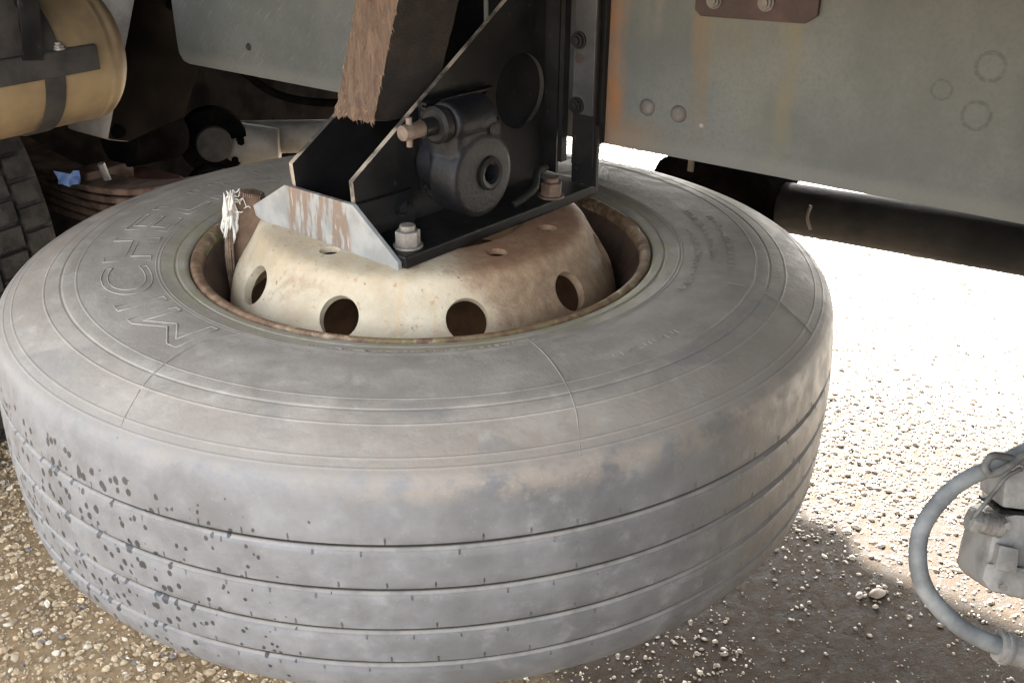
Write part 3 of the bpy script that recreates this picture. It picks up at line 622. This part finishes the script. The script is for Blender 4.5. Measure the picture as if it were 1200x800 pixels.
# hanger bracket left of the beam end
SIDEM = simple('shaded_side', (.004, .0036, .0032), (.016, .012, .009), 5, .9, 0., .5, .35, .75, spec=.0)  # darker copy for the hanger's side, its shade painted into the colour
def hanger(u0):
    b = bmesh.new()
    pts = [(.060, -.010), (.172, .25), (.20, .50), (.30, .50), (.262, .25), (.285, .09), (.232, -.004), (.104, -.024)]
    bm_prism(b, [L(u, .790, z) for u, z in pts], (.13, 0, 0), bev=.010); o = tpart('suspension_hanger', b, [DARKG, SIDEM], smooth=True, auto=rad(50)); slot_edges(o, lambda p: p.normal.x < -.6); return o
hg = hanger(0)
b = bmesh.new()
b.free()
for (u, z) in ((.082, .002), (.235, .205)): b = bmesh.new(); hexnut(b, L(u, .7885, z), (-1, 0, 0), .011, .01, .007, .006); tpart('bolt', b, DARKM, hg, auto=A30)
# dark beam tube seen low on the right
tube = bmesh.new(); bm_cyl(tube, L(1.105, -2.3, -.155), L(1.105, .225, -.2535), .0545, n=48, bev=.004); SOOT = simple('sooty_tube', (.020, .0195, .019), (.046, .043, .040), 5, .95, 0., .5, dist=.003); SOOT.node_tree.nodes['Principled BSDF'].inputs['Specular IOR Level'].default_value = .08
tb_ = tpart('dark_tube', tube, SOOT, smooth=True, auto=rad(40))
b = bm_prism(bmesh.new(), [L(1.02, .21, -.30), L(1.02, .235, -.26), L(1.02, .19, -.165), L(1.02, .13, -.13), L(1.02, -.03, -.13), L(1.02, -.075, -.17), L(1.02, -.085, -.30)], (0, -.17, 0), bev=.01); tpart('clamp_bracket', b, DARKM, tb_)
b = bmesh.new(); bm_tube(b, [L(1.03, -.165, -.20), L(1.025, -.163, -.225), L(1.028, -.172, -.25)], .0035, n=8); tpart('clip', b, DARKG, tb_, smooth=True)
b = bm_box(bmesh.new(), L(1.012, .105, -.155), (.012, .008, .035), bev=.001); tpart('bracket_stop', b, DARKG, tb_)
b = bm_box(bmesh.new(), L(1.10, -.02, -.01), (.16, .05, .25), bev=.004); tpart('tube_hanger', b, DARKM)
# dark sheet added behind the axle to hide the sunlit ground beyond
b = bm_box(bmesh.new(), L(.73, 1.47, -.01), (.012, 1.54, 1.02)); tpart('dark_backing_sheet', b, DARKM)
# air pipe loops
b = bmesh.new(); bm_tube(b, [L(.35, .80, .095), L(.40, .72, .02), L(.50, .62, .0), L(.62, .52, .03), L(.72, .44, .10)], .008, n=10); tpart('air_pipe', b, DARKM, smooth=True)
b = bmesh.new(); bm_tube(b, [L(.40, .95, .10), L(.47, .80, .045), L(.58, .66, .04), L(.70, .55, .09)], .006, n=10); tpart('air_pipe', b, DARKM, smooth=True)

# ================================================================== axle and suspension
ax = thing('axle', 'dirty grey axle tube with round hub end and rusty leaf spring behind the tyre', 'axle', (0, 0, -.13), TT)
AB = Vector((0, 0, -.13))
def apart(name, bm, mats, parent=ax, smooth=False, auto=None): return part(name, bm, mats, parent, AB, smooth, auto)
b = bmesh.new(); bm_cyl(b, L(.50, .965, -.128), L(.92, .48, -.128), .037, .034, n=36, bev=.003); apart('axle_tube', b, DARKG, smooth=True, auto=rad(40))
b = bmesh.new(); bm_cyl(b, L(.435, .985, -.118), L(.400, .935, -.114), .072, n=40, bev=.010); hub = apart('hub', b, DARKM, smooth=True, auto=rad(40))
b = bmesh.new(); bm_cyl(b, L(.402, .940, -.114), L(.386, .916, -.112), .038, n=32, bev=.008); apart('hub_cap', b, STRAPM, hub, smooth=True, auto=rad(40))
for k in range(8):
    a = k * math.pi / 4; d = Vector(L(-.573, -.8195, 0)); x = Vector(L(.8195, -.573, 0)); p = Vector(L(.400, .935, -.114)) + (x * math.cos(a) + Vector((0, 0, 1)) * math.sin(a)) * .055
    b = bmesh.new(); hexnut(b, p, d, .008, .012); apart('wheel_nut', b, DARKM, hub, auto=A30)
b = bmesh.new(); bm_cyl(b, L(.455, .955, -.135), L(.53, .875, -.140), .055, .040, n=32, bev=.006); apart('knuckle', b, DARKG, smooth=True, auto=rad(40))
b = bmesh.new(); bm_cyl(b, L(.17, .93, -.060), L(.31, .95, -.075), .052, n=32, bev=.01); apart('brake_chamber', b, DARKM, smooth=True, auto=rad(40))
sp = apart('leaf_spring', bm_box(bmesh.new(), L(.135, .94, -.155), (.05, .10, .11), bev=.004), LEAFM)
for k in range(5):
    b = bmesh.new(); z0 = -.098 - .0165 * k; hw = .46 - .06 * k; n = 14
    top = [(.90 + hw * (2 * i / n - 1) + .1, z0 - .09 * (abs(2 * i / n - 1) * hw / .46) ** 2 * -1 - .02) for i in range(n + 1)]
    t = bmesh.new(); rows = []
    for v_, z_ in top:
        cu = .105 + .06 * (v_ - 1.)
        rows.append([t.verts.new(L(cu - .038, v_, z_)), t.verts.new(L(cu + .038, v_, z_)), t.verts.new(L(cu + .038, v_, z_ - .012)), t.verts.new(L(cu - .038, v_, z_ - .012))])
    for A_, B_ in zip(rows, rows[1:]):
        for q in range(4): t.faces.new((A_[q], A_[(q + 1) % 4], B_[(q + 1) % 4], B_[q]))
    t.faces.new(rows[0]); t.faces.new(rows[-1][::-1]); bmesh.ops.bevel(t, geom=t.edges[:], offset=.002, segments=1, affect='EDGES'); merge(b, t)
    apart('spring_leaf', b, LEAFM, sp)
b = bmesh.new(); bm_cyl(b, L(.098, .885, -.078), L(.122, .885, -.185), .007, n=14); apart('u_bolt', b, STEEL, smooth=True, auto=A30)
b = bm_box(bmesh.new(), L(.185, .90, -.155), (.13, .12, .05), bev=.008); apart('spring_seat', b, SEATM)
b = bmesh.new(); bm_tube(b, [L(.255, .86, -.165), L(.30, .86, -.135), L(.36, .87, -.150), L(.40, .90, -.175)], .008, n=10); apart('brake_pipe', b, DARKM, smooth=True)

# road wheel on the near side of the axle
rw = thing('road_wheel_assembly', 'dark blocky tread tyre standing upright at the far left edge', 'wheel', (0, 0, 0), TT)
c0 = Vector(L(-.205, 1.29, -.205)); rw.location = Matrix.Rotation(TT, 3, 'Z') @ c0
TW = .148
tp = [(.30, -.12), (.36, -.148), (.43, -.150), (.475, -.146), (.492, -.140)]
for w0 in (-.128, -.118): tp.append((.497, w0))
for gx in (-.086, -.030, .030, .086): tp += [(.4985, gx - .0052), (.4985, gx - .005), (.484, gx - .0035), (.484, gx + .0035), (.4985, gx + .005), (.4985, gx + .0052), (.4985, gx + .025)]
tp += [(.497, .118), (.497, .128), (.492, .140), (.475, .146), (.43, .150), (.36, .148), (.30, .12)]
tp = np.array(tp); NB = 72; st = 2 * np.pi / NB
an = np.sort(np.concatenate([np.arange(NB) * st + o for o in (-.0085, -.0065, 0, .0065, .0085, st * .5)]))
pa = (an / st) % 1; pa = np.minimum(pa, 1 - pa) * st
D2 = np.zeros((len(an), len(tp))); D2 -= ((pa < .0075)[:, None] & (tp[:, 0] > .4965)[None]) * .011
me = lathe(tp, 0, angs=an, disp=D2); co = np.zeros(len(me.vertices) * 3); me.vertices.foreach_get('co', co); co = co.reshape(-1, 3)
row = np.floor((co[:, 2] + .086) / .0585); shear = np.where(np.hypot(co[:, 0], co[:, 1]) > .48, (row % 2) * .038 + co[:, 2] * .10, 0)
ca, sa = np.cos(shear), np.sin(shear); co = np.stack([co[:, 0] * ca - co[:, 1] * sa, co[:, 0] * sa + co[:, 1] * ca, co[:, 2]], 1)
co = np.stack([co[:, 0], co[:, 2], co[:, 1]], 1)           # spin axis along local Y (= across the trailer)
me.vertices.foreach_set('co', co.ravel()); me.update(); me.flip_normals(); link('tyre', me, OLDRUB, rw)
b = bmesh.new(); t = lathe([(.02, .06), (.16, .06), (.20, .02), (.26, .05), (.285, .11), (.305, .125), (.305, -.125), (.285, -.11), (.02, -.09)], 60); b.from_mesh(t); b.transform(Matrix.Rotation(rad(90), 4, 'X')); link('rim', me_from_bm(b, 'rim'), DARKM, rw, smooth=True, auto=A30)

# ================================================================== air tank with strap and support bar
tk = thing('air_tank', 'yellowed cylindrical air tank held by a grey strap at the upper left', 'tank', (0, 0, 0), TT)
KC = Vector(L(-.30, .705, .170)); tk.location = Matrix.Rotation(TT, 3, 'Z') @ KC
def kpart(name, bm, mats, parent=tk, smooth=True, auto=rad(40)): return part(name, bm, mats, parent, KC, smooth, auto)
pr_ = catmull([(.001, -.36), (.05, -.355), (.088, -.338), (.106, -.315), (.110, -.285)], 5) + catmull([(.110, .262), (.1105, .268), (.109, .276), (.1085, .290), (.085, .312), (.045, .325), (.001, .328)], 5)
b = bmesh.new(); b.from_mesh(lathe(pr_, 72)); b.transform(Matrix.Translation(KC) @ Matrix.Rotation(rad(90), 4, 'X')); kpart('tank_body', b, TANKM)
def ring(u, wd, name, mat):
    b = bmesh.new(); b.from_mesh(lathe([(.1105, -wd / 2), (.1130, -wd / 2), (.1130, wd / 2), (.1105, wd / 2)], 72, closed=True)); b.transform(Matrix.Translation(L(u, .705, .170)) @ Matrix.Rotation(rad(90), 4, 'X')); return kpart(name, b, mat)
ring(-.128, .032, 'strap', STRAPM); ring(-.40, .030, 'strap', STRAPM)
b = bm_box(bmesh.new(), L(-.285, .592, .176), (.005, .46, .036), bev=.001); bm_box(b, L(-.285, .609, .1935), (.035, .46, .004), bev=.001); kpart('support_bar', b, [STRAPM, WORN], smooth=False, auto=None)
slot_edges(tk.children[-1], lambda p: p.normal.z > .8)
b = bm_box(bmesh.new(), L(-.150, .588, .262), (.006, .030, .15), Matrix.Rotation(rad(8), 3, 'X'), bev=.001); kpart('hanger_strap', b, BLACK, smooth=False)
b = bm_box(bmesh.new(), L(-.200, .590, .262), (.006, .06, .13), bev=.001); kpart('hanger_plate', b, STRAPM, smooth=False)
b = bmesh.new(); hexnut(b, L(-.112, .597, .1955), (0, 0, 1), .008, .006, .005, .004); kpart('nut', b, STEEL, smooth=False)

# blue scrap in the dark gap
b = bmesh.new(); bl = thing('blue_scrap', 'small crumpled blue plastic scrap caught in the dark gap above the leaf spring', 'scrap', (0, 0, 0), TT)
BP = Vector(L(.035, .90, -.088)); bl.location = Matrix.Rotation(TT, 3, 'Z') @ BP
rs = random.Random(3); gr = [[b.verts.new(BP + Vector((-.002 + rs.gauss(0, .004), .022 - .044 * i / 5, -.014 + .026 * j / 3 - .010 * i / 5 + rs.gauss(0, .002)))) for j in range(4)] for i in range(6)]
for i in range(5):
    for j in range(3): b.faces.new((gr[i][j], gr[i + 1][j], gr[i + 1][j + 1], gr[i][j + 1]))
r_ = bmesh.ops.solidify(b, geom=b.faces[:], thickness=.0012); part('sheet', b, BLUE, bl, BP)

# ================================================================== valve and hose at the lower right
VB = Vector((.50, -.58, -.05)); va = thing('air_valve', 'grey cast air valve block with fittings hanging at the lower right edge', 'valve', VB)
BK = Vector((.02, .075, -.035))
def vpart(name, bm, mats, parent=va, smooth=False, auto=None): return part(name, bm, mats, parent, VB, smooth, auto)
b = bm_prism(bmesh.new(), [(.485, -.585, -.046), (.535, -.585, -.038), (.532, -.624, -.116), (.478, -.613, -.104), (.470, -.609, -.094)], (.012, .06, -.03), bev=.006); vpart('valve_body', b, ALLOY, smooth=True, auto=rad(40))
b = bm_prism(bmesh.new(), [(.4815, -.6045, -.0605), (.498, -.6075, -.0635), (.4955, -.6165, -.083), (.4765, -.613, -.0795)], (.003, .012, -.006), bev=.002); vpart('raised_pad', b, ALLOY, smooth=True, auto=rad(40))
b = bm_prism(bmesh.new(), [(.4935, -.571, -.016), (.535, -.565, .004), (.535, -.588, -.043), (.490, -.582, -.0385)], (.012, .055, -.02), bev=.004); vpart('valve_cap', b, ALLOY, smooth=True, auto=rad(40))
b = bmesh.new(); bm_cyl(b, (.4885, -.588, -.0545), (.468, -.584, -.0495), .0085, n=20, bev=.001); bm_cyl(b, (.470, -.5845, -.0500), (.462, -.583, -.0480), .0105, n=6, bev=.001); vpart('port_fitting', b, ALLOY, auto=A30)
for q in ((.4905, -.5935, -.0485), (.512, -.596, -.050), (.485, -.6165, -.0955), (.509, -.619, -.1)):
    b = bmesh.new(); bm_cyl(b, q, Vector(q) + Vector((-.001, -.004, .002)), .0034, n=6); vpart('screw', b, STEEL, auto=A30)
b = bm_prism(bmesh.new(), [(.4745, -.6035, -.079), (.530, -.6095, -.0865), (.530, -.6110, -.0895), (.4735, -.6050, -.082)], (-.001, -.0035, .001), bev=.0008); vpart('parting_ridge', b, ALLOY)
b = bmesh.new()
for i in range(4): bm_cyl(b, (.4895 - .0045 * i, -.5882 + .0009 * i, -.0547 + .0011 * i), (.4875 - .0045 * i, -.5878 + .0009 * i, -.0542 + .0011 * i), .0096, n=18)
vpart('thread', b, STEEL)
b = bm_prism(bmesh.new(), [(.488, -.582, -.040), (.535, -.588, -.0445), (.535, -.5895, -.0475), (.4875, -.5835, -.043)], (.012, .05, -.02), bev=.0008); vpart('gasket', b, BLACK)
b = bm_box(bmesh.new(), (.60, -.51, .17), (.10, .012, .68), bev=.002); bm_box(b, (.565, -.53, -.06), (.09, .05, .012), bev=.002); vpart('mounting_bracket', b, DARKG)
ho = thing('air_hose', 'dusty blue grey rubber air hose looping out to the left of the valve', 'hose', (.50, -.60, -.15))
HB = Vector((.50, -.60, -.15)); 
b = bmesh.new(); bm_tube(b, [(.555, -.555, .020), (.511, -.562, .005), (.485, -.565, -.006), (.451, -.57, -.022), (.424, -.581, -.049), (.416, -.594, -.075), (.422, -.608, -.102), (.447, -.623, -.128), (.476, -.634, -.142), (.505, -.640, -.150)], [.0070, .0070, .0070, .0072, .0074, .0076, .0078, .0081, .0084, .0084], n=18, sub=8); part('hose', b, HOSEM, ho, HB, smooth=True)
b = bmesh.new(); bm_cyl(b, (.482, -.6355, -.1445), (.560, -.653, -.164), .0135, n=28, bev=.002); bm_cyl(b, (.486, -.6365, -.1455), (.4905, -.6375, -.1468), .0148, n=28, bev=.001); part('coupling', b, ALLOY, ho, HB, smooth=True, auto=A30)
ca = tag(link('cable', (lambda b: (bm_tube(b, [(.545, -.572, .022), (.505, -.576, .012), (.487, -.580, .003), (.474, -.580, -.004), (.468, -.578, .002), (.474, -.574, .010), (.486, -.574, .009), (.51, -.578, .004), (.545, -.584, .006)], .0034, n=10, sub=8), bm_tube(b, [(.500, -.58, .000), (.488, -.582, -.005), (.477, -.585, -.019), (.4645, -.590, -.034), (.463, -.586, -.046)], .0018, n=8), me_from_bm(b, 'cable'))[-1])(bmesh.new()), CABLE, smooth=True), 'thin grey cable looped round the hose above the valve', 'cable')
